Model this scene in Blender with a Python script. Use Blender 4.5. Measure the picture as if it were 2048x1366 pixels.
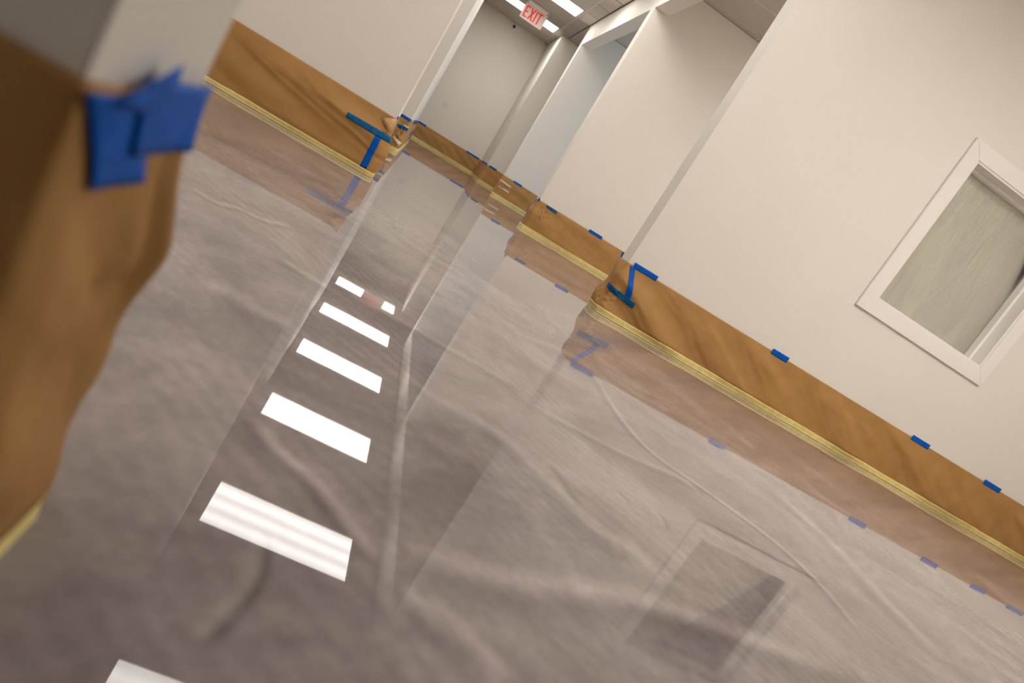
import bpy, bmesh, math, random
import numpy as np
from mathutils import Vector, Matrix, noise

random.seed(7)
for o in list(bpy.data.objects):
    bpy.data.objects.remove(o)
scene = bpy.context.scene
COL = scene.collection

# ------------------------------------------------------------------ camera
CAM_H = 0.40
R = [[0.847522, -0.112845, 0.518625],      # image right, in world axes
     [0.469531, -0.296212, -0.831745],     # image down
     [0.247481, 0.948433, -0.198062]]      # view direction
cd = bpy.data.cameras.new('camera')
cd.sensor_width = 36.0
cd.lens = 1407.35 * 36.0 / 2048.0
cd.clip_start = 0.02
cd.dof.use_dof = True
cd.dof.focus_distance = 3.9
cd.dof.aperture_fstop = 3.4
cam = bpy.data.objects.new('camera', cd)
COL.objects.link(cam)
rx, dn, fw = Vector(R[0]), Vector(R[1]), Vector(R[2])
m = Matrix((rx, -dn, -fw)).transposed().to_4x4()
m.translation = (0, 0, CAM_H)
cam.matrix_world = m
scene.camera = cam

# ------------------------------------------------------------------ world, exposure
w = bpy.data.worlds.new('sky')
scene.world = w
w.use_nodes = True
bg = w.node_tree.nodes['Background']
bg.inputs[0].default_value = (0.62, 0.78, 1.0, 1)
bg.inputs[1].default_value = 1.0
scene.view_settings.view_transform = 'Standard'
scene.view_settings.look = 'None'
scene.view_settings.gamma = 1.0
scene.view_settings.use_curve_mapping = False
scene.view_settings.exposure = 1.6

LAMP = 3.5            # radiance of the corridor light lenses
LAMP_ADDED_NEAR = 5.8  # radiance of the unseen panels added by the window wall
LAMP_ADDED = 4.9       # radiance of unseen panels added in the other rooms and bays
LAMP_COL = (1.0, 0.965, 0.92)
DAY = 26.0            # cool daylight sent through the added, unseen bay window
dl = bpy.data.lights.new('daylight', 'AREA')
dl.shape = 'RECTANGLE'; dl.size = 1.7; dl.size_y = 1.3
dl.energy = DAY; dl.color = (0.62, 0.82, 1.0)
do = bpy.data.objects.new('daylight', dl)
COL.objects.link(do)
do.location = (5.56, 8.9, 1.55)
do.rotation_euler = (0, math.radians(90), 0)

# ------------------------------------------------------------------ dimensions
H = 2.72                       # ceiling
XL, XR = -0.143, 1.316         # corridor sides
YF = 3.78                      # window wall
YL = 3.84                      # left wall

# ------------------------------------------------------------------ materials
def srgb(r, g, b):
    f = lambda c: (c / 255 / 12.92) if c / 255 <= 0.04045 else ((c / 255 + 0.055) / 1.055) ** 2.4
    return (f(r), f(g), f(b), 1)

def mat(name):
    mt = bpy.data.materials.new(name)
    mt.use_nodes = True
    nt = mt.node_tree
    return mt, nt, nt.nodes['Principled BSDF']

def N(nt, t, **kw):
    n = nt.nodes.new(t)
    for k, v in kw.items():
        if k.startswith('i_'):
            key = k[2:]
            n.inputs[int(key) if key.isdigit() else key].default_value = v
        else:
            setattr(n, k, v)
    return n

def ramp(nt, stops):
    r = nt.nodes.new('ShaderNodeValToRGB')
    e = r.color_ramp.elements
    while len(e) < len(stops):
        e.new(0.5)
    for el, (p, c) in zip(e, stops):
        el.position = p
        el.color = c
    return r

def noisy(name, c1, c2, scale, rough=0.6, bump=0.0, bscale=None, detail=4, dist=0.002, spec=0.5, stretch=None):
    mt, nt, b = mat(name)
    tc = N(nt, 'ShaderNodeTexCoord')
    src = tc.outputs['Object']
    if stretch:
        mp = N(nt, 'ShaderNodeMapping')
        mp.inputs['Scale'].default_value = stretch
        nt.links.new(src, mp.inputs[0]); src = mp.outputs[0]
    n1 = N(nt, 'ShaderNodeTexNoise', i_Scale=scale, i_Detail=detail)
    nt.links.new(src, n1.inputs['Vector'])
    r = ramp(nt, [(0.3, c1), (0.7, c2)])
    nt.links.new(n1.outputs[0], r.inputs[0])
    nt.links.new(r.outputs[0], b.inputs['Base Color'])
    b.inputs['Roughness'].default_value = rough
    b.inputs['Specular IOR Level'].default_value = spec
    if bump:
        n2 = N(nt, 'ShaderNodeTexNoise', i_Scale=bscale or scale * 4, i_Detail=5)
        nt.links.new(src, n2.inputs['Vector'])
        bp = N(nt, 'ShaderNodeBump', i_Strength=bump, i_Distance=dist)
        nt.links.new(n2.outputs[0], bp.inputs['Height'])
        nt.links.new(bp.outputs[0], b.inputs['Normal'])
    return mt

def lin(r, g, b): return (r, g, b, 1)

M_WALL = noisy('wall_paint', lin(.82, .765, .69), lin(.835, .78, .705), 3, .55, .12, 260, dist=.0008, spec=.3)
M_TRIM = noisy('trim_paint', lin(.86, .82, .77), lin(.88, .84, .79), 4, .35, .05, 120, spec=.4)
M_TILE = noisy('acoustic_tile', lin(.50, .455, .40), lin(.68, .63, .565), 190, .95, .5, 240, detail=3, spec=.1)
M_RAIL = noisy('ceiling_rail', lin(.62, .58, .53), lin(.66, .62, .57), 8, .5)
M_PLEN = noisy('plenum_dark', lin(.03, .027, .024), lin(.05, .045, .04), 5, .9)
M_PAPER = noisy('kraft_paper', srgb(168, 124, 68), srgb(180, 135, 77), 9, .62, .12, 60, detail=8, dist=.0015, spec=.35)
M_FLAP = noisy('kraft_paper_inside', srgb(200, 155, 105), srgb(212, 168, 118), 14, .7, .1, 80)
M_BLUE = noisy('blue_tape', srgb(0, 82, 178), srgb(4, 96, 198), 60, .5, .35, 420, dist=.0006, spec=.12)
M_TEAL = noisy('dark_blue_tape', srgb(4, 74, 130), srgb(18, 104, 150), 50, .55, .35, 420, dist=.0006, spec=.12)
M_YEL = noisy('yellow_tape', srgb(226, 203, 122), srgb(240, 220, 148), 30, .6, .1, 300, dist=.0006)
M_WHT = noisy('white_tape', srgb(212, 190, 166), srgb(226, 206, 184), 30, .6, .2, 200)
M_BLK = noisy('black_plastic', lin(.012, .012, .012), lin(.02, .02, .02), 20, .15)
M_PLAST = noisy('white_plastic', lin(.76, .72, .65), lin(.79, .75, .68), 20, .35)
M_SLOT = noisy('plate_recess', lin(.52, .47, .40), lin(.56, .51, .44), 20, .6)
M_ALU = noisy('sealant_bead', lin(.42, .42, .42), lin(.55, .54, .53), 40, .5)

def m_lamp(LAMP):
    mt, nt, b = mat('lamp_lens')
    tc = N(nt, 'ShaderNodeTexCoord')
    sp = N(nt, 'ShaderNodeSeparateXYZ')
    nt.links.new(tc.outputs['Object'], sp.inputs[0])
    mu = N(nt, 'ShaderNodeMath', operation='MULTIPLY', i_1=2 * math.pi / 0.18)
    nt.links.new(sp.outputs[1], mu.inputs[0])
    co = N(nt, 'ShaderNodeMath', operation='COSINE')
    nt.links.new(mu.outputs[0], co.inputs[0])
    ma = N(nt, 'ShaderNodeMath', operation='MULTIPLY_ADD', i_1=LAMP * 0.17, i_2=LAMP)
    nt.links.new(co.outputs[0], ma.inputs[0])
    b.inputs['Base Color'].default_value = (.8, .8, .8, 1)
    b.inputs['Emission Color'].default_value = (*LAMP_COL, 1)
    nt.links.new(ma.outputs[0], b.inputs['Emission Strength'])
    b.inputs['Roughness'].default_value = .4
    return mt
M_LAMP = m_lamp(LAMP)
M_LAMP_ADDED = m_lamp(LAMP_ADDED)
M_LAMP_ADDED_NEAR = m_lamp(LAMP_ADDED_NEAR)

def m_red():
    mt, nt, b = mat('exit_red')
    b.inputs['Base Color'].default_value = srgb(205, 30, 24)
    b.inputs['Emission Color'].default_value = srgb(220, 26, 18)
    b.inputs['Emission Strength'].default_value = 0.12
    n = N(nt, 'ShaderNodeTexNoise', i_Scale=30.0)
    r = ramp(nt, [(0, srgb(200, 24, 20)), (1, srgb(214, 40, 32))])
    nt.links.new(n.outputs[0], r.inputs[0]); nt.links.new(r.outputs[0], b.inputs['Base Color'])
    return mt
M_RED = m_red()

def m_acrylic():
    mt, nt, b = mat('exit_panel')
    n = N(nt, 'ShaderNodeTexNoise', i_Scale=12.0)
    r = ramp(nt, [(0, lin(.60, .47, .40)), (1, lin(.64, .50, .43))])
    nt.links.new(n.outputs[0], r.inputs[0]); nt.links.new(r.outputs[0], b.inputs['Base Color'])
    b.inputs['Roughness'].default_value = .25
    b.inputs['Emission Color'].default_value = (1, .45, .35, 1)
    b.inputs['Emission Strength'].default_value = .02
    return mt
M_ACR = m_acrylic()

def m_glass():
    mt, nt, b = mat('pane_glass')
    out = nt.nodes['Material Output']
    tr = N(nt, 'ShaderNodeBsdfTransparent'); tr.inputs[0].default_value = (.955, .955, .94, 1)
    gl = N(nt, 'ShaderNodeBsdfGlossy'); gl.inputs['Roughness'].default_value = .03
    fr = N(nt, 'ShaderNodeFresnel', i_IOR=1.45)
    mx = N(nt, 'ShaderNodeMixShader')
    nt.links.new(fr.outputs[0], mx.inputs[0]); nt.links.new(tr.outputs[0], mx.inputs[1]); nt.links.new(gl.outputs[0], mx.inputs[2])
    nt.links.new(mx.outputs[0], out.inputs[0])
    return mt
M_GLASS = m_glass()

def m_film():
    mt, nt, b = mat('plastic_film')
    tc = N(nt, 'ShaderNodeTexCoord')
    mp = N(nt, 'ShaderNodeMapping'); mp.inputs['Scale'].default_value = (2.6, 1, .8)
    mp.inputs['Rotation'].default_value = (0, -.45, 0)
    nt.links.new(tc.outputs['Object'], mp.inputs[0])
    n = N(nt, 'ShaderNodeTexNoise', i_Scale=3.2, i_Detail=6, i_Distortion=.6)
    nt.links.new(mp.outputs[0], n.inputs['Vector'])
    r = ramp(nt, [(0.35, lin(.79, .755, .67)), (0.7, lin(.90, .86, .77))])
    nt.links.new(n.outputs[0], r.inputs[0]); nt.links.new(r.outputs[0], b.inputs['Base Color'])
    b.inputs['Roughness'].default_value = .32
    nb = N(nt, 'ShaderNodeTexNoise', i_Scale=5.0, i_Detail=4, i_Distortion=1.2)
    nt.links.new(mp.outputs[0], nb.inputs['Vector'])
    bp = N(nt, 'ShaderNodeBump', i_Strength=.8, i_Distance=.03)
    nt.links.new(nb.outputs[0], bp.inputs['Height']); nt.links.new(bp.outputs[0], b.inputs['Normal'])
    out = nt.nodes['Material Output']
    tl = N(nt, 'ShaderNodeBsdfTranslucent'); nt.links.new(r.outputs[0], tl.inputs[0])
    mx = N(nt, 'ShaderNodeMixShader'); mx.inputs[0].default_value = .25
    nt.links.new(b.outputs[0], mx.inputs[1]); nt.links.new(tl.outputs[0], mx.inputs[2]); nt.links.new(mx.outputs[0], out.inputs[0])
    return mt
M_FILM = m_film()

def m_floor():
    mt, nt, b = mat('epoxy_floor')
    tc = N(nt, 'ShaderNodeTexCoord')
    src = tc.outputs['Object']
    # cloudy pigment of the poured coat
    n1 = N(nt, 'ShaderNodeTexNoise', i_Scale=2.6, i_Detail=7, i_Roughness=.6, i_Distortion=1.4)
    nt.links.new(src, n1.inputs['Vector'])
    r1 = ramp(nt, [(0.32, lin(.23, .19, .178)), (0.68, lin(.36, .307, .29))])
    nt.links.new(n1.outputs[0], r1.inputs[0])
    # fine blotches
    n2 = N(nt, 'ShaderNodeTexNoise', i_Scale=55, i_Detail=5, i_Roughness=.65)
    nt.links.new(src, n2.inputs['Vector'])
    r2 = ramp(nt, [(0.3, (.86, .86, .86, 1)), (0.72, (1.1, 1.1, 1.1, 1))])
    nt.links.new(n2.outputs[0], r2.inputs[0])
    mx = N(nt, 'ShaderNodeMix', data_type='RGBA', blend_type='MULTIPLY')
    mx.inputs[0].default_value = 1
    nt.links.new(r1.outputs[0], mx.inputs[6]); nt.links.new(r2.outputs[0], mx.inputs[7])
    # drawn-out swirls, fine trowel lines and the hand-laid streaks stored on the mesh
    n5 = N(nt, 'ShaderNodeTexNoise', i_Scale=1.5, i_Detail=3, i_Distortion=2.2)
    nt.links.new(src, n5.inputs['Vector'])
    r5 = ramp(nt, [(0.40, (0, 0, 0, 1)), (0.5, (.16, .16, .16, 1)), (0.60, (0, 0, 0, 1))])
    nt.links.new(n5.outputs[0], r5.inputs[0])
    wv = N(nt, 'ShaderNodeTexWave', i_Scale=14.0, i_Distortion=14.0, i_Detail=1.0)
    wv.inputs['Detail Scale'].default_value = .22
    wv.bands_direction = 'DIAGONAL'
    nt.links.new(src, wv.inputs['Vector'])
    nm = N(nt, 'ShaderNodeTexNoise', i_Scale=2.2, i_Detail=1)
    nt.links.new(src, nm.inputs['Vector'])
    rm = ramp(nt, [(0.42, (.02, .02, .02, 1)), (0.62, (.17, .17, .17, 1))])
    nt.links.new(nm.outputs[0], rm.inputs[0])
    mm = N(nt, 'ShaderNodeMath', operation='MULTIPLY')
    nt.links.new(wv.outputs[1], mm.inputs[0]); nt.links.new(rm.outputs[0], mm.inputs[1])
    ml = N(nt, 'ShaderNodeMath', operation='ADD', i_1=.955)
    nt.links.new(mm.outputs[0], ml.inputs[0])
    ad = N(nt, 'ShaderNodeMath', operation='ADD')
    nt.links.new(ml.outputs[0], ad.inputs[0]); nt.links.new(r5.outputs[0], ad.inputs[1])
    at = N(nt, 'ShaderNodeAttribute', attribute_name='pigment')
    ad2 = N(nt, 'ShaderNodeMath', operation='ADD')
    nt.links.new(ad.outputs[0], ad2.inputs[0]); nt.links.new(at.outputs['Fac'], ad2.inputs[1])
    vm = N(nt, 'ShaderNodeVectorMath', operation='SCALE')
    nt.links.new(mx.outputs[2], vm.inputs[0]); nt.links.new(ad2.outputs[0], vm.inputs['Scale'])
    nt.links.new(vm.outputs[0], b.inputs['Base Color'])
    b.inputs['Roughness'].default_value = .018
    b.inputs['IOR'].default_value = 1.48
    # the coat itself is almost dead flat
    n3 = N(nt, 'ShaderNodeTexNoise', i_Scale=9.0, i_Detail=2)
    nt.links.new(src, n3.inputs['Vector'])
    b2 = N(nt, 'ShaderNodeBump', i_Strength=1.0, i_Distance=.00002)
    nt.links.new(n3.outputs[0], b2.inputs['Height'])
    n4 = N(nt, 'ShaderNodeTexNoise', i_Scale=34.0, i_Detail=1)
    nt.links.new(src, n4.inputs['Vector'])
    b3 = N(nt, 'ShaderNodeBump', i_Strength=1.0, i_Distance=.000003)
    nt.links.new(n4.outputs[0], b3.inputs['Height']); nt.links.new(b2.outputs[0], b3.inputs['Normal'])
    nt.links.new(b3.outputs[0], b.inputs['Normal'])
    return mt
M_FLOOR = m_floor()

# ------------------------------------------------------------------ mesh helpers
def link(name, me, mt, parent=None, smooth=False):
    o = bpy.data.objects.new(name, me)
    COL.objects.link(o)
    if mt and not me.materials:
        me.materials.append(mt)
    if smooth:
        me.polygons.foreach_set('use_smooth', [True] * len(me.polygons))
    if parent:
        o.parent = parent
    return o

def tag(o, label, cat, group=None, kind=None):
    o['label'] = label; o['category'] = cat
    if group: o['group'] = group
    if kind: o['kind'] = kind
    return o

def empty(name, loc):
    o = bpy.data.objects.new(name, None)
    COL.objects.link(o); o.location = loc
    o.empty_display_size = .05
    return o

def box_bm(bm, x0, x1, y0, y1, z0, z1):
    vs = [bm.verts.new((x, y, z)) for x in (x0, x1) for y in (y0, y1) for z in (z0, z1)]
    for f in ((0, 1, 3, 2), (4, 6, 7, 5), (0, 4, 5, 1), (2, 3, 7, 6), (0, 2, 6, 4), (1, 5, 7, 3)):
        bm.faces.new([vs[i] for i in f])

def box_mesh(name, boxes, bevel=0.0, seg=2):
    bm = bmesh.new()
    for b in boxes:
        box_bm(bm, *b)
    bmesh.ops.recalc_face_normals(bm, faces=bm.faces)
    if bevel:
        bmesh.ops.bevel(bm, geom=list(bm.edges), offset=bevel, segments=seg, affect='EDGES', profile=.5)
    me = bpy.data.meshes.new(name)
    bm.to_mesh(me); bm.free()
    return me

def prism_mesh(name, pts, y0, y1, bevel=0.0):
    """polygon in X,Z extruded along Y"""
    bm = bmesh.new()
    a = [bm.verts.new((x, y0, z)) for x, z in pts]
    b = [bm.verts.new((x, y1, z)) for x, z in pts]
    bm.faces.new(a); bm.faces.new(b[::-1])
    n = len(pts)
    for i in range(n):
        bm.faces.new((a[i], b[i], b[(i + 1) % n], a[(i + 1) % n]))
    bmesh.ops.recalc_face_normals(bm, faces=bm.faces)
    if bevel:
        bmesh.ops.bevel(bm, geom=list(bm.edges), offset=bevel, segments=2, affect='EDGES')
    me = bpy.data.meshes.new(name); bm.to_mesh(me); bm.free()
    return me

def lathe_mesh(name, prof, n=24, axis='Z'):
    vs, fs = [], []
    for r, z in prof:
        for i in range(n):
            a = 2 * math.pi * i / n
            p = (r * math.cos(a), r * math.sin(a), z)
            if axis == 'Y': p = (p[0], p[2], p[1])
            vs.append(p)
    for k in range(len(prof) - 1):
        for i in range(n):
            j = (i + 1) % n
            fs.append((k * n + i, k * n + j, (k + 1) * n + j, (k + 1) * n + i))
    fs.append(tuple(range(n))[::-1]); fs.append(tuple(range((len(prof) - 1) * n, len(prof) * n)))
    me = bpy.data.meshes.new(name); me.from_pydata(vs, [], fs)
    bm = bmesh.new(); bm.from_mesh(me); bmesh.ops.recalc_face_normals(bm, faces=bm.faces); bm.to_mesh(me); bm.free()
    return me

def struct(name, me, mt, label, cat):
    return tag(link(name, me, mt), label, cat, kind='structure')

# ------------------------------------------------------------------ floor
def build_floor():
    xs = np.concatenate([np.arange(-4.2, -.65, .25), np.arange(-.65, -.4, .02), np.arange(-.4, 1.75, .0045), np.arange(1.75, 2.2, .015), np.arange(2.2, 4.4, .03), np.arange(4.4, 5.65, .25)])
    ys = np.concatenate([np.arange(-3.0, .2, .25), np.arange(.2, 2.2, .0045), np.arange(2.2, 2.6, .012), np.arange(2.6, 4.0, .02), np.arange(4.0, 14.2, .1)])
    thin = lambda a: a[np.concatenate([[True], np.diff(a) > .003])]
    xs, ys = thin(np.sort(xs)), thin(np.sort(ys))
    gx, gy = np.meshgrid(xs, ys)
    z = np.zeros_like(gx)
    sw = np.zeros_like(gx)
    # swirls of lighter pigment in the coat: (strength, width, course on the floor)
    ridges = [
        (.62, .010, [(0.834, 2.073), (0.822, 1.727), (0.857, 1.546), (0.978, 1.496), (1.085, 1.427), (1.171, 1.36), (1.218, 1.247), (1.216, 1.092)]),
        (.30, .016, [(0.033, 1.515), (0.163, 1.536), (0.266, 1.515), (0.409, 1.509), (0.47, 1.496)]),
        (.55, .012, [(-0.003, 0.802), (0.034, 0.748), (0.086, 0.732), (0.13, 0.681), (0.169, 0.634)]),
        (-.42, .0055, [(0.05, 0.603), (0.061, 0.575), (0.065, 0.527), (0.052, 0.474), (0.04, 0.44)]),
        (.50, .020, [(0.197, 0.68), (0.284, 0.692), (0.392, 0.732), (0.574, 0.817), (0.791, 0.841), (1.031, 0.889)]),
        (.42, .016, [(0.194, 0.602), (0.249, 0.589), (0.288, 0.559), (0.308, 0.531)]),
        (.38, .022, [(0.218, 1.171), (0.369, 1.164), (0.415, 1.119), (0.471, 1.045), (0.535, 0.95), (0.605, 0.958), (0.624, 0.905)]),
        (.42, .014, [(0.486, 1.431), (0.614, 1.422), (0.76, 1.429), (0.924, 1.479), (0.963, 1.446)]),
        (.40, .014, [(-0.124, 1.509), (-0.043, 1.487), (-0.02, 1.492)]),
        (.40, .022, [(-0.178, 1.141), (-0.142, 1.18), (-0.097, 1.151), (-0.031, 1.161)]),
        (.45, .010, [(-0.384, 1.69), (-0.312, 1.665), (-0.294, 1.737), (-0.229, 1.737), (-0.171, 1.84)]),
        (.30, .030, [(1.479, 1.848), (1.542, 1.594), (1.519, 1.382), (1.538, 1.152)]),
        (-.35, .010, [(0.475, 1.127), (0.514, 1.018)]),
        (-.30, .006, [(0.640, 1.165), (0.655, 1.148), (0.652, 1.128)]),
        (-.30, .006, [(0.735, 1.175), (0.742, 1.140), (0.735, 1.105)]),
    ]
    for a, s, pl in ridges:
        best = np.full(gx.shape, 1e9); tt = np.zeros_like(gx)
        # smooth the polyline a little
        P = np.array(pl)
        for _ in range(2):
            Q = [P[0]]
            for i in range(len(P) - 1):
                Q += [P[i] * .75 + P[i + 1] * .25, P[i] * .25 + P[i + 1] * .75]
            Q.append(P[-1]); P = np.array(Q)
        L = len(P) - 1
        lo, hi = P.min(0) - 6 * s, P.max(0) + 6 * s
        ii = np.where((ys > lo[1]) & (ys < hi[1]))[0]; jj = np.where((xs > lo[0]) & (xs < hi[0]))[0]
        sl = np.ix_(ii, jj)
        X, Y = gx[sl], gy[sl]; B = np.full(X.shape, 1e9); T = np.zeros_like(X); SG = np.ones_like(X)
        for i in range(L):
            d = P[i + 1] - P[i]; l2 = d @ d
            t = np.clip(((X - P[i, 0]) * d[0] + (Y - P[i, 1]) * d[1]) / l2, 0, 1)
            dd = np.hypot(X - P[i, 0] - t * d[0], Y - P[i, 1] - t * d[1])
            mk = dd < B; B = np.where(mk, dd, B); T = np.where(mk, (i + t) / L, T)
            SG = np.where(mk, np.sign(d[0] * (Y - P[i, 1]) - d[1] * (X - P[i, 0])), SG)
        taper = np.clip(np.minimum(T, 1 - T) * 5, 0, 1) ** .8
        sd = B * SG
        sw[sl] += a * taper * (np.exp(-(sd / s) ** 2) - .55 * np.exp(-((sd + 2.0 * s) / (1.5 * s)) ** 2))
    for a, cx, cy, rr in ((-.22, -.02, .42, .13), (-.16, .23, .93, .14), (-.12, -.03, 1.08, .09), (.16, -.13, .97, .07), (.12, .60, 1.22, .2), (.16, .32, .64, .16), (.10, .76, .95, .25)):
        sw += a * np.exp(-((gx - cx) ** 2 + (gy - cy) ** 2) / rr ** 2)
    nx, ny = len(xs), len(ys)
    co = np.stack([gx, gy, z], -1).reshape(-1, 3)
    idx = np.arange(nx * ny).reshape(ny, nx)
    q = np.stack([idx[:-1, :-1], idx[:-1, 1:], idx[1:, 1:], idx[1:, :-1]], -1).reshape(-1, 4)
    me = bpy.data.meshes.new('floor')
    me.vertices.add(len(co)); me.vertices.foreach_set('co', co.ravel())
    me.loops.add(q.size); me.loops.foreach_set('vertex_index', q.ravel())
    me.polygons.add(len(q)); me.polygons.foreach_set('loop_start', np.arange(0, q.size, 4)); me.polygons.foreach_set('loop_total', np.full(len(q), 4))
    me.polygons.foreach_set('use_smooth', np.ones(len(q), bool))
    me.update()
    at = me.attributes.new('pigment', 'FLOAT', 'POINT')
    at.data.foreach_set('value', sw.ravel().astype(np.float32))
    struct('floor', me, M_FLOOR, 'glossy grey poured epoxy floor with faint ripples and mirror reflections', 'floor')
build_floor()

# ------------------------------------------------------------------ walls
XW0, XW1, YW0, YW1 = -4.2, 5.4, -3.0, 13.85
bv = .003
struct('wall_left', box_mesh('wall', [(XW0, XL, .365, .535, 0, H)], bv), M_WALL, 'white wall end standing blurred in the near left foreground', 'wall')
struct('wall_left', box_mesh('wall', [(XW0, XL, YL, YL + .2, 0, H)], bv), M_WALL, 'cream wall on the left behind the tall brown paper', 'wall')
struct('wall_left', box_mesh('wall', [(-2.2, XL, 7.0, 11.45, 0, H)], bv), M_WALL, 'narrow strip of cream wall between left wall and far end wall', 'wall')
struct('wall_back', box_mesh('wall', [(XW0, XW1, YW1, YW1 + .15, 0, H + .05)], bv), M_WALL, 'cream end wall of the corridor with outlet and camera', 'wall')
struct('wall_right', box_mesh('wall', [(1.2, 2.6, 12.3, YW1, 0, H)], bv), M_WALL, 'squarish cream pier beside the far end wall', 'wall')
struct('wall_right', box_mesh('wall', [(XR, XW1, 10.5, 10.65, 0, H)], bv), M_WALL, 'bluish daylit partition wall behind the second bay opening', 'wall')
struct('wall_right', box_mesh('wall', [(XR, XW1, 7.12, 7.27, 0, H)], bv), M_WALL, 'partition wall between the window wall and the daylit wall', 'wall')
struct('wall_right', box_mesh('wall', [(XR, XW1, .365, .535, 0, H)], bv), M_WALL, 'unseen partition wall added opposite the near left wall end', 'wall')  # added out of view to shade the near left wall end
# window wall: four blocks around the opening
WX0, WX1, WZ0, WZ1 = 2.732, 3.621, .905, 1.827
struct('wall_right', box_mesh('wall', [(XR, WX0, YF, YF + .15, 0, H), (WX1, XW1, YF, YF + .15, 0, H), (WX0, WX1, YF, YF + .15, 0, WZ0), (WX0, WX1, YF, YF + .15, WZ1, H)]),
       M_WALL, 'cream wall with the white framed interior window', 'wall')
BY0, BY1, BZ0, BZ1 = 8.0, 9.8, .9, 2.2
struct('wall_right', box_mesh('wall', [(XW1, XW1 + .15, YW0, BY0, 0, H + .05), (XW1, XW1 + .15, BY1, YW1 + .15, 0, H + .05), (XW1, XW1 + .15, BY0, BY1, 0, BZ0), (XW1, XW1 + .15, BY0, BY1, BZ1, H + .05)]),
       M_WALL, 'outer wall closing the right hand bays', 'wall')
struct('wall_left', box_mesh('wall', [(XW0 - .15, XW0, YW0, YW1 + .15, 0, H + .05)]), M_WALL, 'outer wall closing the left hand rooms', 'wall')
struct('wall_front', box_mesh('wall', [(XW0 - .15, XW1 + .15, YW0 - .15, YW0, 0, H + .05)]), M_WALL, 'wall behind the viewer', 'wall')
struct('header_beam', box_mesh('header', [(XR, XR + .15, YF + .15, 7.12, 2.42, H), (XR, XR + .15, 7.27, 10.5, 2.42, H)], bv), M_WALL,
       'cream soffit header spanning the openings along the corridor', 'header')

# ------------------------------------------------------------------ ceiling
PITCH = .628
ROW0 = 8.86 - PITCH * 19
rows = [ROW0 + PITCH * i for i in range(28)]
ceil = struct('ceiling', box_mesh('ceiling', [(XW0 - .15, XW1 + .15, YW0 - .15, YW1 + .15, H + .05, H + .15)]), M_PLEN, 'dropped ceiling of speckled acoustic tiles', 'ceiling')
LX0, LX1 = -.085, 1.10
light_rows = [12.0 - 1.884 * k for k in range(6)]
lights = [(LX0, LX1, y) for y in light_rows]
tile_cache = {}
def tile(x0, x1, y0, y1, z=H + .004):
    k = (round(x1 - x0, 3), round(y1 - y0, 3))
    if k not in tile_cache:
        me = box_mesh('ceiling_tile', [(-k[0] / 2, k[0] / 2, -k[1] / 2, k[1] / 2, 0, .016)], .003, 1)
        me.materials.append(M_TILE); tile_cache[k] = me
    o = bpy.data.objects.new('ceiling_tile', tile_cache[k])
    COL.objects.link(o); o.parent = ceil
    o.location = ((x0 + x1) / 2, (y0 + y1) / 2, z)
def rail(x0, x1, y0, y1):
    me = box_mesh('grid_rail', [(x0, x1, y0, y1, H + .001, H + .024)])
    link('grid_rail', me, M_RAIL, ceil)
added_lights = [(2.33, 3.53, rows[7]), (2.33, 3.53, rows[6]), (-2.55, -1.35, rows[8]),
               (2.33, 3.53, rows[12]), (3.53, 4.73, rows[12]), (-3.75, -2.55, rows[2])]  # panels out of view, added to brighten the side rooms and bays
cols = [-3.75, -2.55, -1.35, -.15, LX0, LX1, 1.306, 2.33 - .0, 3.53, 4.73, 5.4]
cols = [XW0] + cols
def is_light(x0, x1, y0):
    for a, b, y in lights + added_lights:
        if abs(a - x0) < .02 and abs(b - x1) < .02 and abs(y - y0) < .05: return True
    return False
g = .006
for i in range(len(cols) - 1):
    for r in range(len(rows) - 1):
        y0, y1 = rows[r], min(rows[r + 1], YW1)
        if y1 - y0 < .05 or is_light(cols[i], cols[i + 1], y0): continue
        narrow = (cols[i] == LX1)
        tile(cols[i] + .011, cols[i + 1] - (.004 if narrow else .011), y0 + (.016 if narrow else .0105), y1 - (.016 if narrow else .0105))
for x in cols[1:-1]:
    if x in (1.306, -.15): continue
    rail(x - .012, x + .012, YW0, YW1)
for y in rows:
    if y > YW1: continue
    rail(XW0, LX1 - .012, y - .012, y + .012); rail(1.46, XW1, y - .012, y + .012)

# ceiling lights ------------------------------------------------------------
def ceiling_light(x0, x1, y0, label, lens=None):
    y1 = y0 + PITCH
    t = empty('ceiling_light', ((x0 + x1) / 2, (y0 + y1) / 2, H))
    w2, d2 = (x1 - x0) / 2 - .014, PITCH / 2 - .014
    fr = .022
    me = box_mesh('light_frame', [(-w2, w2, -d2, -d2 + fr, -.004, .05), (-w2, w2, d2 - fr, d2, -.004, .05), (-w2, -w2 + fr, -d2 + fr, d2 - fr, -.004, .05), (w2 - fr, w2, -d2 + fr, d2 - fr, -.004, .05)])
    link('light_frame', me, M_RAIL, t)
    me = box_mesh('lens', [(-w2 + fr, w2 - fr, -d2 + fr, d2 - fr, .004, .012)])
    link('lens', me, lens or M_LAMP, t)
    tag(t, label, 'ceiling light', 'rectangular ceiling lights')
words = ['lit ceiling light partly hidden by the red exit sign', 'lit ceiling light nearer than the exit sign at top edge',
         'ceiling light seen as third white bar mirrored in the floor', 'ceiling light seen as fourth white bar mirrored in the floor',
         'ceiling light seen as large white bar mirrored in the floor', 'ceiling light mirrored at the bottom edge of the floor', 'ceiling light over the near wall end']
for (a, b, y), lb in zip(lights, words):
    ceiling_light(a, b, y, lb)
for i, (a, b, y) in enumerate(added_lights):
    ceiling_light(a, b, y, ['unseen ceiling light added nearest the window wall', 'unseen ceiling light added farther from the window wall', 'unseen ceiling light added over the left room',
                           'unseen ceiling light added in the bay behind the window wall', 'outer unseen ceiling light added in the bay behind the window wall',
                           'unseen ceiling light added at the back of the left room'][i], M_LAMP_ADDED if i > 1 else M_LAMP_ADDED_NEAR)

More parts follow.
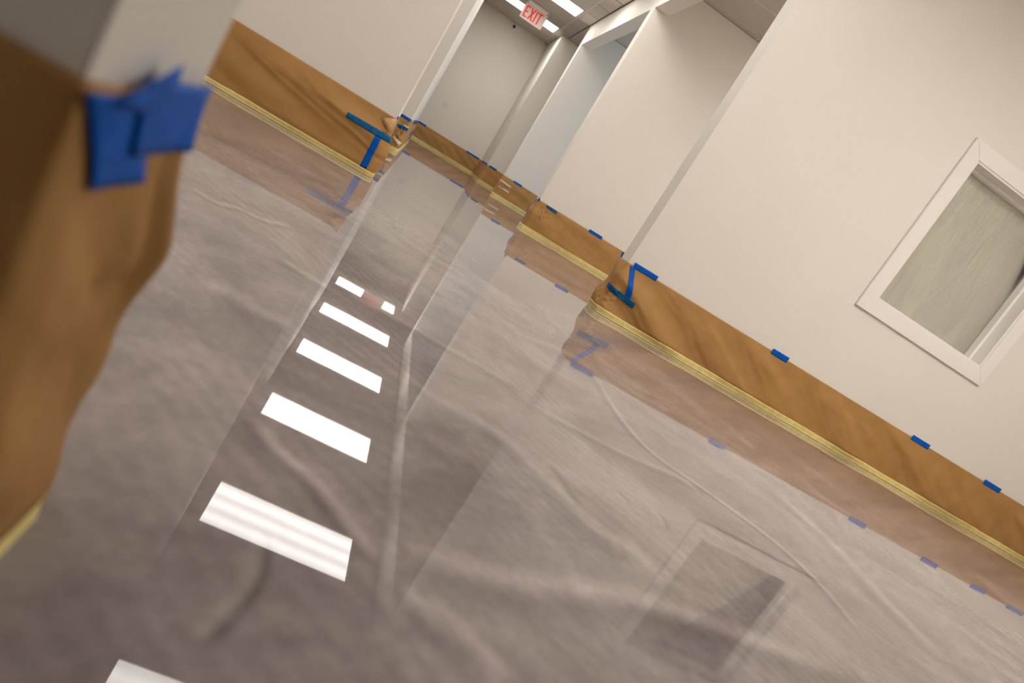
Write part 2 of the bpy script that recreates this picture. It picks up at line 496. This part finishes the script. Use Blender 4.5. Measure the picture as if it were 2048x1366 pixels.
# ------------------------------------------------------------------ interior window
def win1():
    t = empty('window_1', ((WX0 + WX1) / 2, YF, WZ0))
    tag(t, 'white framed interior window covered behind with cloudy plastic film', 'window', kind='structure')
    bx, bz = (WX0 + WX1) / 2, WZ0
    def L(name, me, mt, sm=False):
        me.transform(Matrix.Translation((-bx, -YF, -bz)))
        return link(name, me, mt, t, sm)
    o0, o1, p0, p1 = 2.640, 3.706, .812, 1.918
    y0, y1 = YF - .018, YF
    L('casing', prism_mesh('casing', [(o0, p0), (o1, p0), (WX1, WZ0), (WX0, WZ0)], y0, y1, .002), M_TRIM)
    L('casing', prism_mesh('casing', [(o0, p1), (WX0, WZ1), (WX1, WZ1), (o1, p1)], y0, y1, .002), M_TRIM)
    L('casing', prism_mesh('casing', [(o0, p0), (WX0, WZ0), (WX0, WZ1), (o0, p1)], y0, y1, .002), M_TRIM)
    L('casing', prism_mesh('casing', [(o1, p0), (o1, p1), (WX1, WZ1), (WX1, WZ0)], y0, y1, .002), M_TRIM)
    e = .012
    for bxs in ((WX0 - .002, WX0 + e, WZ0, WZ1), (WX1 - e, WX1 + .002, WZ0, WZ1), (WX0 + e, WX1 - e, WZ0 - .002, WZ0 + e), (WX0 + e, WX1 - e, WZ1 - e, WZ1 + .002)):
        L('jamb', box_mesh('jamb', [(bxs[0], bxs[1], YF - .010, YF + .145, bxs[2], bxs[3])], .001, 1), M_TRIM)
    s = .02
    for bxs in ((WX0 + e, WX0 + e + s * .5, WZ0 + e, WZ1 - e), (WX1 - e - s, WX1 - e, WZ0 + e, WZ1 - e), (WX0 + e, WX1 - e, WZ0 + e, WZ0 + e + s * .6), (WX0 + e, WX1 - e, WZ1 - e - s, WZ1 - e)):
        L('glazing_stop', box_mesh('stop', [(bxs[0], bxs[1], YF + .075, YF + .1285, bxs[2], bxs[3])], .002, 1), M_TRIM)
    L('pane', box_mesh('pane', [(WX0 + e + s * .5, WX1 - e - s, YF + .122, YF + .127, WZ0 + e + s * .6, WZ1 - e - s)]), M_GLASS)
    # plastic film hung behind the pane, with drawn creases
    nx, nz = 90, 90
    vs, fs = [], []
    for j in range(nz + 1):
        for i in range(nx + 1):
            u, v = i / nx, j / nz
            x = WX0 + .022 + u * (WX1 - WX0 - .054); z = WZ0 + .024 + v * (WZ1 - WZ0 - .056)
            a = u * .8 + v * .9
            d = .010 * noise.noise((u * 2.2, v * 2.2, 4)) + .006 * noise.noise(((u - v) * 9, (u + v) * 2.0, 1)) * (v ** 1.5)
            d += .0035 * noise.ridged_multi_fractal((u * 3 - v * 2, v * 1.2 + u, 2), 1, 2, 3, 1, 2) * v
            ed = min(1, 9 * min(u, 1 - u, v, 1 - v))
            vs.append((x, YF + .1285 + ed * (.004 + min(.006, max(-.0035, d * .5))), z))
    for j in range(nz):
        for i in range(nx):
            k = j * (nx + 1) + i
            fs.append((k, k + 1, k + nx + 2, k + nx + 1))
    me = bpy.data.meshes.new('plastic_film'); me.from_pydata(vs, [], fs)
    o = L('plastic_film', me, M_FILM, True)
    md = o.modifiers.new('thickness', 'SOLIDIFY'); md.thickness = .001
win1()

def win2():  # added out of view as the source of the bay's cool light
    t = empty('window_2', (XW1, (BY0 + BY1) / 2, BZ0))
    tag(t, 'unseen outside window added to daylight the second bay', 'window', kind='structure')
    def L(name, boxes, mt):
        me = box_mesh(name, boxes); me.transform(Matrix.Translation((-XW1, -(BY0 + BY1) / 2, -BZ0)))
        return link(name, me, mt, t)
    for bx in ((BY0, BY0 + .05, BZ0, BZ1), (BY1 - .05, BY1, BZ0, BZ1), (BY0 + .05, BY1 - .05, BZ0, BZ0 + .05), (BY0 + .05, BY1 - .05, BZ1 - .05, BZ1), (8.875, 8.925, BZ0 + .05, BZ1 - .05)):
        L('window_frame', [(XW1 + .03, XW1 + .09, *bx)], M_TRIM)
    L('pane', [(XW1 + .055, XW1 + .06, BY0 + .05, 8.875, BZ0 + .05, BZ1 - .05)], M_GLASS)
    L('pane', [(XW1 + .055, XW1 + .06, 8.925, BY1 - .05, BZ0 + .05, BZ1 - .05)], M_GLASS)
win2()

# ------------------------------------------------------------------ masking paper
PH = .327
class Sheet:
    """Paper that follows a path of wall faces; u runs along the path, v up the wall."""
    def __init__(s, path, h=PH, flare=.018, amp=.008, seed=0, shear=.8, fu=3.0, fv=3.0, crumple=(), bulge=(), corner_r=.012):
        s.p = [Vector((x, y)) for x, y in path]
        s.h, s.flare, s.amp, s.seed, s.shear, s.fu, s.fv = h, flare, amp, seed, shear, fu, fv
        s.crumple, s.bulge, s.cr = crumple, bulge, corner_r
        s.len = [0]
        for a, b in zip(s.p, s.p[1:]): s.len.append(s.len[-1] + (b - a).length)
        s.dirs = [(b - a).normalized() for a, b in zip(s.p, s.p[1:])]
        s.nor = [Vector((d.y, -d.x)) for d in s.dirs]
    def at(s, u):
        L = s.len
        if u <= 0: i = 0
        elif u >= L[-1]: i = len(s.dirs) - 1
        else: i = max(k for k in range(len(s.dirs)) if L[k] <= u)
        p = s.p[i] + s.dirs[i] * (u - L[i])
        n = s.nor[i].copy()
        for k in range(1, len(s.dirs)):
            d = u - L[k]
            if abs(d) < s.cr:
                f = .5 + .5 * d / s.cr
                n = s.nor[k - 1] * (1 - f) + s.nor[k] * f
        return p, n
    def off(s, u, v):
        t = min(max(v / s.h, 0), 1)
        env = min(1, (1 - t) * 3.2) * (1 if v > .045 else max(v, 0) / .045 * .9 + .1)
        o = .004 + s.flare * (1 - t) ** 1.3
        k = s.shear
        a, b = (v + k * u) * s.fv, (u - k * v) * s.fu
        n1 = 1 - 2 * abs(noise.noise((a * .55, b * .45, s.seed)))
        n2 = noise.noise((a * .9, b * .8, s.seed + 5))
        n3 = 1 - 2 * abs(noise.noise((a * 1.3 + 1.5 * n2, b * 1.6, s.seed + 9)))
        n4 = noise.noise((a * 3.1, b * 5.5, s.seed + 13))
        o += s.amp * env * max(0, .55 * n1 + .85 * n2 + .14 * n3 + .025 * n4 + .1)
        for cu, cv, ru, rv, a in s.crumple:
            wgt = math.exp(-((u - cu) / ru) ** 2 - ((v - cv) / rv) ** 2)
            if wgt > .01:
                f = 26
                c = abs(noise.noise((u * f, v * f, s.seed + 2))) + .6 * abs(noise.noise((u * f * 2.3, v * f * 2.3, s.seed + 3)))
                o += a * wgt * (c * 2 - .25)
        for cu, cv, ru, rv, a in s.bulge:
            o += a * math.exp(-((u - cu) / ru) ** 2 - ((v - cv) / rv) ** 2)
        return max(o, .0025)
    def pos(s, u, v, extra=0.0):
        p, n = s.at(u)
        o = s.off(u, v) if v <= s.h else .004
        if s.h < v < s.h + .012: o = .004
        q = p + n * (o + extra)
        return (q.x, q.y, max(v, .0008))
    def grid(s, us, vs_):
        nu, nv = len(us), len(vs_)
        co = [s.pos(u, v) for v in vs_ for u in us]
        fs = [(j * nu + i, j * nu + i + 1, (j + 1) * nu + i + 1, (j + 1) * nu + i) for j in range(nv - 1) for i in range(nu - 1)]
        me = bpy.data.meshes.new('masking_paper'); me.from_pydata(co, [], fs)
        return me
    def build(s, label, du=.02, dense=(), nv=34, wob=.0015):
        us = list(np.arange(0, s.len[-1] + 1e-6, du))
        for a, b, d in dense:
            us = [u for u in us if not (a <= u <= b)] + list(np.arange(a, b, d))
        us = sorted(us)
        vs_ = list(np.linspace(.001, s.h, nv))
        me = s.grid(us, vs_)
        o = link('masking_paper', me, M_PAPER, None, True)
        md = o.modifiers.new('thickness', 'SOLIDIFY'); md.thickness = .0006; md.offset = 0
        tag(o, label, 'masking paper', 'sheets of brown masking paper on the walls')
        s.obj = o
        return o
    def tape(s, quad, label, mt=None, extra=.0022, nu=10, nv=4, name='tape_strip', curl=None, group='strips of blue painter tape', cat='tape', parent=None):
        a, b, c, d = [Vector(q) for q in quad]
        co, fs = [], []
        for j in range(nv + 1):
            for i in range(nu + 1):
                x, y = i / nu, j / nv
                q = (a * (1 - x) + b * x) * (1 - y) + (d * (1 - x) + c * x) * y
                e = extra
                if curl: e += curl(x, y)
                jit = .0012 * noise.noise((q.x * 90, q.y * 90, 3)) if (i in (0, nu)) else 0
                co.append(s.pos(q.x + jit, q.y, e))
        for j in range(nv):
            for i in range(nu):
                k = j * (nu + 1) + i
                fs.append((k, k + 1, k + nu + 2, k + nu + 1))
        me = bpy.data.meshes.new(name); me.from_pydata(co, [], fs)
        o = link(name, me, mt or M_BLUE, parent, True)
        md = o.modifiers.new('thickness', 'SOLIDIFY'); md.thickness = .0005; md.offset = 1
        if label: tag(o, label, cat, group)
        return o
    def base_tape(s, label, u0=None, u1=None, hgt=.03, du=.03, seed=0, foot=.002):
        u0 = 0 if u0 is None else u0; u1 = s.len[-1] if u1 is None else u1
        us = list(np.arange(u0, u1 + 1e-6, du))
        for k in range(1, len(s.len) - 1):
            us += [s.len[k] + e for e in (-.012, -.006, 0, .006, .012)]
        us = sorted(u for u in us if u0 - 1e-6 <= u <= u1 + 1e-6)
        rows_ = []
        for u in us:
            hh = hgt + .004 * noise.noise((u * 4, seed, 0)) + .0015 * noise.noise((u * 40, seed, 2))
            r = []
            for k in range(5):
                v = hh * (1 - k / 4)
                r.append(s.pos(u, max(v, .002), .0018))
            p, n = s.at(u)
            ft = foot + .002 * noise.noise((u * 9, seed, 7))
            q = p + n * (s.off(u, .002) + .0018 + ft)
            r.append((q.x, q.y, .0016))
            rows_.append(r)
        nr = 6; co = [p for r in rows_ for p in r]
        fs = [(i * nr + k, i * nr + k + 1, (i + 1) * nr + k + 1, (i + 1) * nr + k) for i in range(len(rows_) - 1) for k in range(nr - 1)]
        me = bpy.data.meshes.new('yellow_tape'); me.from_pydata(co, [], fs)
        o = link('yellow_tape', me, M_YEL, None, True)
        md = o.modifiers.new('thickness', 'SOLIDIFY'); md.thickness = .0006; md.offset = 1
        tag(o, label, 'tape', 'yellow tape along the floor line')
        return o
def quad(u0, u1, v0, v1, tilt=0.0):
    """strip from u0..u1, v0 (bottom)..v1 (top)"""
    return ((u0, v1), (u1, v1 + tilt), (u1, v0 + tilt), (u0, v0))

# --- window wall (u = 0 at the far edge of the return; corner at .15; x = XR + u - .15)
A = Sheet([(XR, YF + .15), (XR, YF), (XW1, YF)], flare=.012, amp=.030, seed=1.3, shear=.5, fu=1.7, fv=8,
          crumple=[(.17, .11, .05, .07, .010), (.10, .08, .06, .06, .008)])
A.build('brown paper along the window wall, longest sheet at right', .02, [(0, .6, .006), (.6, 3.2, .014)], 44)
A.base_tape('yellow tape along the floor under the window wall', hgt=.036, seed=1)
ua = lambda x: x - XR + .15
A.tape(((ua(1.348), .347), (ua(1.51), .347), (ua(1.51), .317), (ua(1.352), .315)), 'blue tape piece at top of the zigzag by the window wall corner')
A.tape(((ua(1.334), .318), (ua(1.367), .318), (ua(1.432), .153), (ua(1.396), .153)), 'slanting middle blue tape piece of the zigzag by the window wall corner', extra=.004, nu=10, nv=30)
A.tape(((ua(1.252), .178), (ua(1.469), .152), (ua(1.471), .118), (ua(1.252), .148)), 'dark wrinkled lower tape piece of the zigzag by the window wall corner', M_TEAL, extra=.005, nu=40, nv=8)
A.tape(quad(ua(2.371), ua(2.496), .310, .345), 'lone blue tape strip on paper edge, nearest the zigzag')
A.tape(quad(ua(3.546), ua(3.70), .311, .345), 'blue tape strip on paper edge below the right window corner')
A.tape(quad(ua(4.218), ua(4.375), .311, .345), 'rightmost blue tape strip in view on the window wall paper')
A.tape(quad(ua(4.70), ua(4.85), .305, .338), 'blue tape strip past the right picture edge, seen in the floor')
A.tape(quad(ua(5.08), ua(5.25), .308, .342), 'last blue tape strip of window wall, mirrored at the picture edge')

# --- second partition (corner at u=.15)
B = Sheet([(XR, 7.27), (XR, 7.12), (3.2, 7.12)], flare=.016, amp=.016, seed=4.1, shear=.25, fu=2.2, fv=8, crumple=[(.26, .23, .07, .08, .016)])
B.build('brown paper on the partition wall behind the zigzag tape', .02, [(0, .6, .008)], 30)
B.base_tape('yellow tape under the partition wall behind the zigzag tape', hgt=.036, seed=2)
B.tape(((ua(1.29), .352), (ua(1.325), .340), (ua(1.325), .306), (ua(1.285), .316)), 'small blue tape tab capping the partition paper corner')
B.tape(((.015, .32), (.035, .32), (.035, .01), (.015, .01)), 'thin upright blue tape strip down the partition paper corner', nu=3, nv=16)
B.tape(((ua(1.406), .322), (ua(1.536), .322), (ua(1.546), .292), (ua(1.42), .294)), 'dark teal tape strip beside the crumpled partition corner', M_TEAL)
B.tape(quad(ua(1.927), ua(2.09), .313, .345), 'bright blue tape strip midway along the partition paper')
B.tape(((ua(2.352), .325), (ua(2.40), .325), (ua(2.40), .262), (ua(2.365), .262)), 'torn blue tape corner where partition paper meets the zigzag', M_TEAL, nu=4)

# --- third partition
Cs = Sheet([(XR, 10.65), (XR, 10.5), (2.4, 10.5)], flare=.014, amp=.014, seed=8, shear=.3, fu=3, fv=10, crumple=[(.2, .17, .08, .07, .014)])
Cs.build('brown paper under the daylit wall with two white tape bits', .025, [(0, .4, .01)], 24)
Cs.base_tape('yellow tape under the daylit wall', hgt=.036, seed=3)
Cs.tape(quad(ua(1.471), ua(1.617), .307, .336), 'blue tape strip on paper under the daylit wall')
Cs.tape(((ua(1.285), .252), (ua(1.475), .240), (ua(1.483), .212), (ua(1.285), .226)), 'upper white tape bit on crumpled paper under daylit wall', M_WHT, name='tape_strip', extra=.006, group='white tape bits')
Cs.tape(((ua(1.322), .162), (ua(1.494), .160), (ua(1.493), .132), (ua(1.322), .136)), 'lower white tape bit on crumpled paper under daylit wall', M_WHT, extra=.006, group='white tape bits')

# --- end wall and pier
D = Sheet([(-1.0, YW1), (1.2, YW1), (1.2, 12.3), (2.2, 12.3)], h=.318, flare=.014, amp=.018, seed=11, shear=.5, fu=2.4, fv=10)
D.build('brown paper along the far end wall and round its pier', .03, [], 22)
D.base_tape('yellow tape under the far end wall and pier', hgt=.038, seed=4)
ud = lambda x: x + 1.0
D.tape(quad(ud(-.15), ud(.005), .292, .326), 'blue tape strip at left end of the far wall paper')
D.tape(quad(ud(.875), ud(1.16), .292, .326), 'long blue tape strip at right end of the far wall paper')
pc = 2.2 + (YW1 - 12.3)
D.tape(((pc - 1.1, .33), (pc - .02, .33), (pc - .02, .297), (pc - 1.1, .297)), 'ragged blue tape on the side of the pier', M_BLUE, nu=16)
D.tape(quad(pc + .035, pc + .178, .298, .330), 'dark teal tape strip on the front of the pier', M_TEAL)

# --- left strip wall
Es = Sheet([(-.75, 7.0), (XL, 7.0), (XL, 11.45)], flare=.018, amp=.015, seed=15, shear=-.5, fu=4, fv=10, crumple=[(.56, .14, .07, .09, .016), (.66, .2, .2, .1, .01)])
Es.build('crumpled brown paper on the narrow left wall strip', .03, [(.3, .75, .008)], 26)
Es.base_tape('yellow tape under the narrow left wall strip', hgt=.036, seed=5)
ue = lambda x: x + .75
Es.tape(quad(ue(-.243), ue(-.128), .308, .336), 'bright blue tape strip on top of the narrow left strip')
Es.tape(((ue(-.238), .241), (ue(-.128), .247), (ue(-.122), .218), (ue(-.238), .207)), 'dark teal tape strip halfway down the narrow left strip', M_TEAL, extra=.004, nu=20, nv=6)
Es.tape(quad(ue(-.20), ue(-.131), .249, .261), 'thin white tape sliver above the teal strip', M_WHT, group='white tape bits')
Es.tape(((ue(-.226), .139), (ue(-.141), .101), (ue(-.145), .068), (ue(-.23), .109)), 'slanting white tape bit low on the narrow left strip', M_WHT, extra=.006, group='white tape bits')
us0 = .75 + XL
Es.tape(((us0 + 1.2, .335), (us0 + 4.3, .335), (us0 + 4.3, .285), (us0 + 1.2, .285)), 'teal tape along the side of the narrow left strip', M_TEAL, nu=24)
Es.tape(((us0 + 2.4, .20), (us0 + 3.4, .20), (us0 + 3.4, .055), (us0 + 2.4, .055)), 'upright blue tape low on the side of the narrow left strip', nu=12)

# --- left wall
F = Sheet([(-3.4, YL), (XL, YL), (XL, YL + .2)], flare=.020, amp=.030, seed=21, shear=.24, fu=1.6, fv=7.5, crumple=[(3.235, .235, .03, .03, .010), (3.27, .1, .02, .10, .007)])
F.build('large brown paper sheet on the left wall with an L of tape', .02, [(2.5, 3.457, .007)], 48)
F.base_tape('yellow tape under the large left paper sheet', hgt=.026, seed=6)
uf = lambda x: x + 3.4
F.tape(((uf(-.365), .232), (uf(-.13), .236), (uf(-.128), .203), (uf(-.362), .204)), 'long dark wrinkled tape of the L on the left paper', M_TEAL, extra=.004, nu=36, nv=6)
F.tape(((uf(-.197), .205), (uf(-.163), .205), (uf(-.157), .030), (uf(-.192), .026)), 'bright blue upright tape of the L on the left paper', extra=.0025, nu=4, nv=12)
F.tape(((uf(-.146), .346), (uf(-.136), .340), (uf(-.136), .322), (uf(-.146), .326)), 'tiny blue tape tip at the top corner of left paper', nu=3)
# folded back flap of the left paper
def flap():
    pts = [(-.208, .296), (-.190, .306), (-.168, .318), (-.146, .328), (-.141, .300), (-.143, .268), (-.150, .255), (-.160, .255), (-.178, .268), (-.196, .284)]
    c = (-.165, .288)
    co = [F.pos(uf(c[0]), c[1], .012)] + [F.pos(uf(x), z, .005 + .003 * (i % 2)) for i, (x, z) in enumerate(pts)]
    n = len(pts)
    me = bpy.data.meshes.new('folded_flap'); me.from_pydata(co, [], [(0, 1 + i, 1 + (i + 1) % n) for i in range(n)])
    o = link('folded_flap', me, M_FLAP, F.obj, True)
    md = o.modifiers.new('thickness', 'SOLIDIFY'); md.thickness = .0006
    o['label'] = 'pale folded back paper flap'
flap()

# --- near wall end
G = Sheet([(-1.6, .365), (XL, .365), (XL, .535), (-1.0, .535)], h=.335, flare=.026, amp=.010, seed=33, shear=1.2, fu=7, fv=12, corner_r=.02,
          bulge=[(1.62, .245, .035, .05, .008), (1.60, .22, .02, .06, .010), (1.588, .255, .007, .045, -.009), (1.565, .225, .012, .03, .004),
                 (1.560, .205, .022, .010, -.004), (1.555, .182, .022, .012, .004), (1.52, .12, .05, .03, .004)])
G.build('blurred brown paper wrapped round the near left wall end', .02, [(1.3, 1.75, .005)], 50)
G.base_tape('blurred yellow tape under the near left wall end', hgt=.018, seed=7, foot=.002)
cg = 1.6 + XL
yg = lambda y: cg + (y - .365)
G.tape(((yg(.366), .330), (yg(.430), .334), (yg(.463), .279), (yg(.395), .279)), 'dark lower blue tape on the near left wall end', extra=.004, nv=8)
G.tape(((yg(.41), .343), (yg(.534), .344), (yg(.536), .300), (yg(.425), .298)), 'lighter blue tape reaching the edge of near left wall end', extra=.006, nv=6)
G.tape(((yg(.380), .328), (yg(.446), .355), (yg(.456), .337), (yg(.425), .324)), 'blue tape tip sticking up on the near left wall end', extra=.0065, nu=6)

# ------------------------------------------------------------------ exit sign
def exit_sign():
    t = empty('exit_sign', (.60, 11.5, H))
    tag(t, 'hanging exit sign with red letters below the ceiling', 'exit sign')
    link('canopy', box_mesh('canopy', [(-.19, .19, -.028, .028, -.030, 0)], .006), M_PLAST, t)
    link('stem', box_mesh('stem', [(-.16, .16, -.008, .008, -.05, -.03)]), M_PLAST, t)
    link('panel', box_mesh('panel', [(-.19, .19, -.006, .006, -.285, -.05)], .002), M_ACR, t)
    y0, y1 = -.0095, -.006
    zt, zb = -.082, -.252
    s = .021
    def bars(polys):
        bm = bmesh.new()
        for pl in polys:
            a = [bm.verts.new((x, y0, z)) for x, z in pl]; b = [bm.verts.new((x, y1, z)) for x, z in pl]
            bm.faces.new(a); bm.faces.new(b[::-1]); n = len(pl)
            for i in range(n): bm.faces.new((a[i], b[i], b[(i + 1) % n], a[(i + 1) % n]))
        bmesh.ops.recalc_face_normals(bm, faces=bm.faces)
        me = bpy.data.meshes.new('letter'); bm.to_mesh(me); bm.free(); return me
    r = lambda x0, x1, z0, z1: [(x0, z0), (x1, z0), (x1, z1), (x0, z1)]
    mid = (zt + zb) / 2
    x = -.158
    link('letter', bars([r(x, x + s, zb, zt), r(x + s, x + .065, zt - s, zt), r(x + s, x + .055, mid - s / 2, mid + s / 2), r(x + s, x + .065, zb, zb + s)]), M_RED, t)['label'] = 'red letter E'
    x = -.078
    link('letter', bars([[(x, zb), (x + s * 1.1, zb), (x + .082, zt), (x + .082 - s * 1.1, zt)], [(x + .082 - s * 1.1, zb), (x + .082, zb), (x + s * 1.1, zt), (x, zt)]]), M_RED, t)['label'] = 'red letter X'
    x = .018
    link('letter', bars([r(x, x + s, zb, zt)]), M_RED, t)['label'] = 'red letter I'
    x = .052
    link('letter', bars([r(x, x + .072, zt - s, zt), r(x + .036 - s / 2, x + .036 + s / 2, zb, zt - s)]), M_RED, t)['label'] = 'red letter T'
    x = .135
    link('arrow', bars([[(x, mid + .035), (x + .03, mid), (x + .03, mid - .012), (x, mid + .023)], [(x, mid - .035), (x + .03, mid), (x + .03, mid + .012), (x, mid - .023)]]), M_SLOT, t)['label'] = 'small chevron arrow'
exit_sign()

# ------------------------------------------------------------------ small fittings on the end wall
def security_camera():
    t = empty('security_camera', (.512, YW1, 2.645))
    tag(t, 'small white security camera with black lens on the end wall', 'camera')
    link('base', lathe_mesh('base', [(.050, 0), (.050, -.012), (.044, -.018)], axis='Y'), M_PLAST, t, True)
    link('housing', lathe_mesh('housing', [(.044, -.018), (.046, -.026), (.042, -.040), (.030, -.048)], axis='Y'), M_PLAST, t, True)
    link('lens', lathe_mesh('lens', [(.028, -.046), (.027, -.050), (.018, -.058), (.006, -.061)], axis='Y'), M_BLK, t, True)
security_camera()

def outlet():
    t = empty('wall_plate', (.113, YW1, .828))
    tag(t, 'white double outlet plate on the end wall', 'outlet')
    link('plate', box_mesh('plate', [(-.06, .06, -.007, 0, -.06, .06)], .003), M_PLAST, t)
    for x in (-.026, .026):
        rcp = link('receptacle', box_mesh('receptacle', [(x - .017, x + .017, -.009, -.006, -.034, .034)], .0015, 1), M_SLOT, t)
        link('face', box_mesh('face', [(x - .014, x + .014, -.0105, -.009, -.030, .030)], .0005, 1), M_PLAST, rcp)
outlet()

def sprinkler():
    t = empty('sprinkler_head', (.13, 13.55, H))
    tag(t, 'tiny sprinkler head on the ceiling near the end wall', 'sprinkler')
    link('escutcheon', lathe_mesh('esc', [(.035, 0), (.033, -.006), (.018, -.012)]), M_PLAST, t, True)
    link('stem', lathe_mesh('stem', [(.009, -.012), (.009, -.045), (.004, -.05)]), M_ALU, t, True)
    link('deflector', lathe_mesh('defl', [(.006, -.05), (.018, -.053), (.018, -.056)]), M_ALU, t, True)
sprinkler()
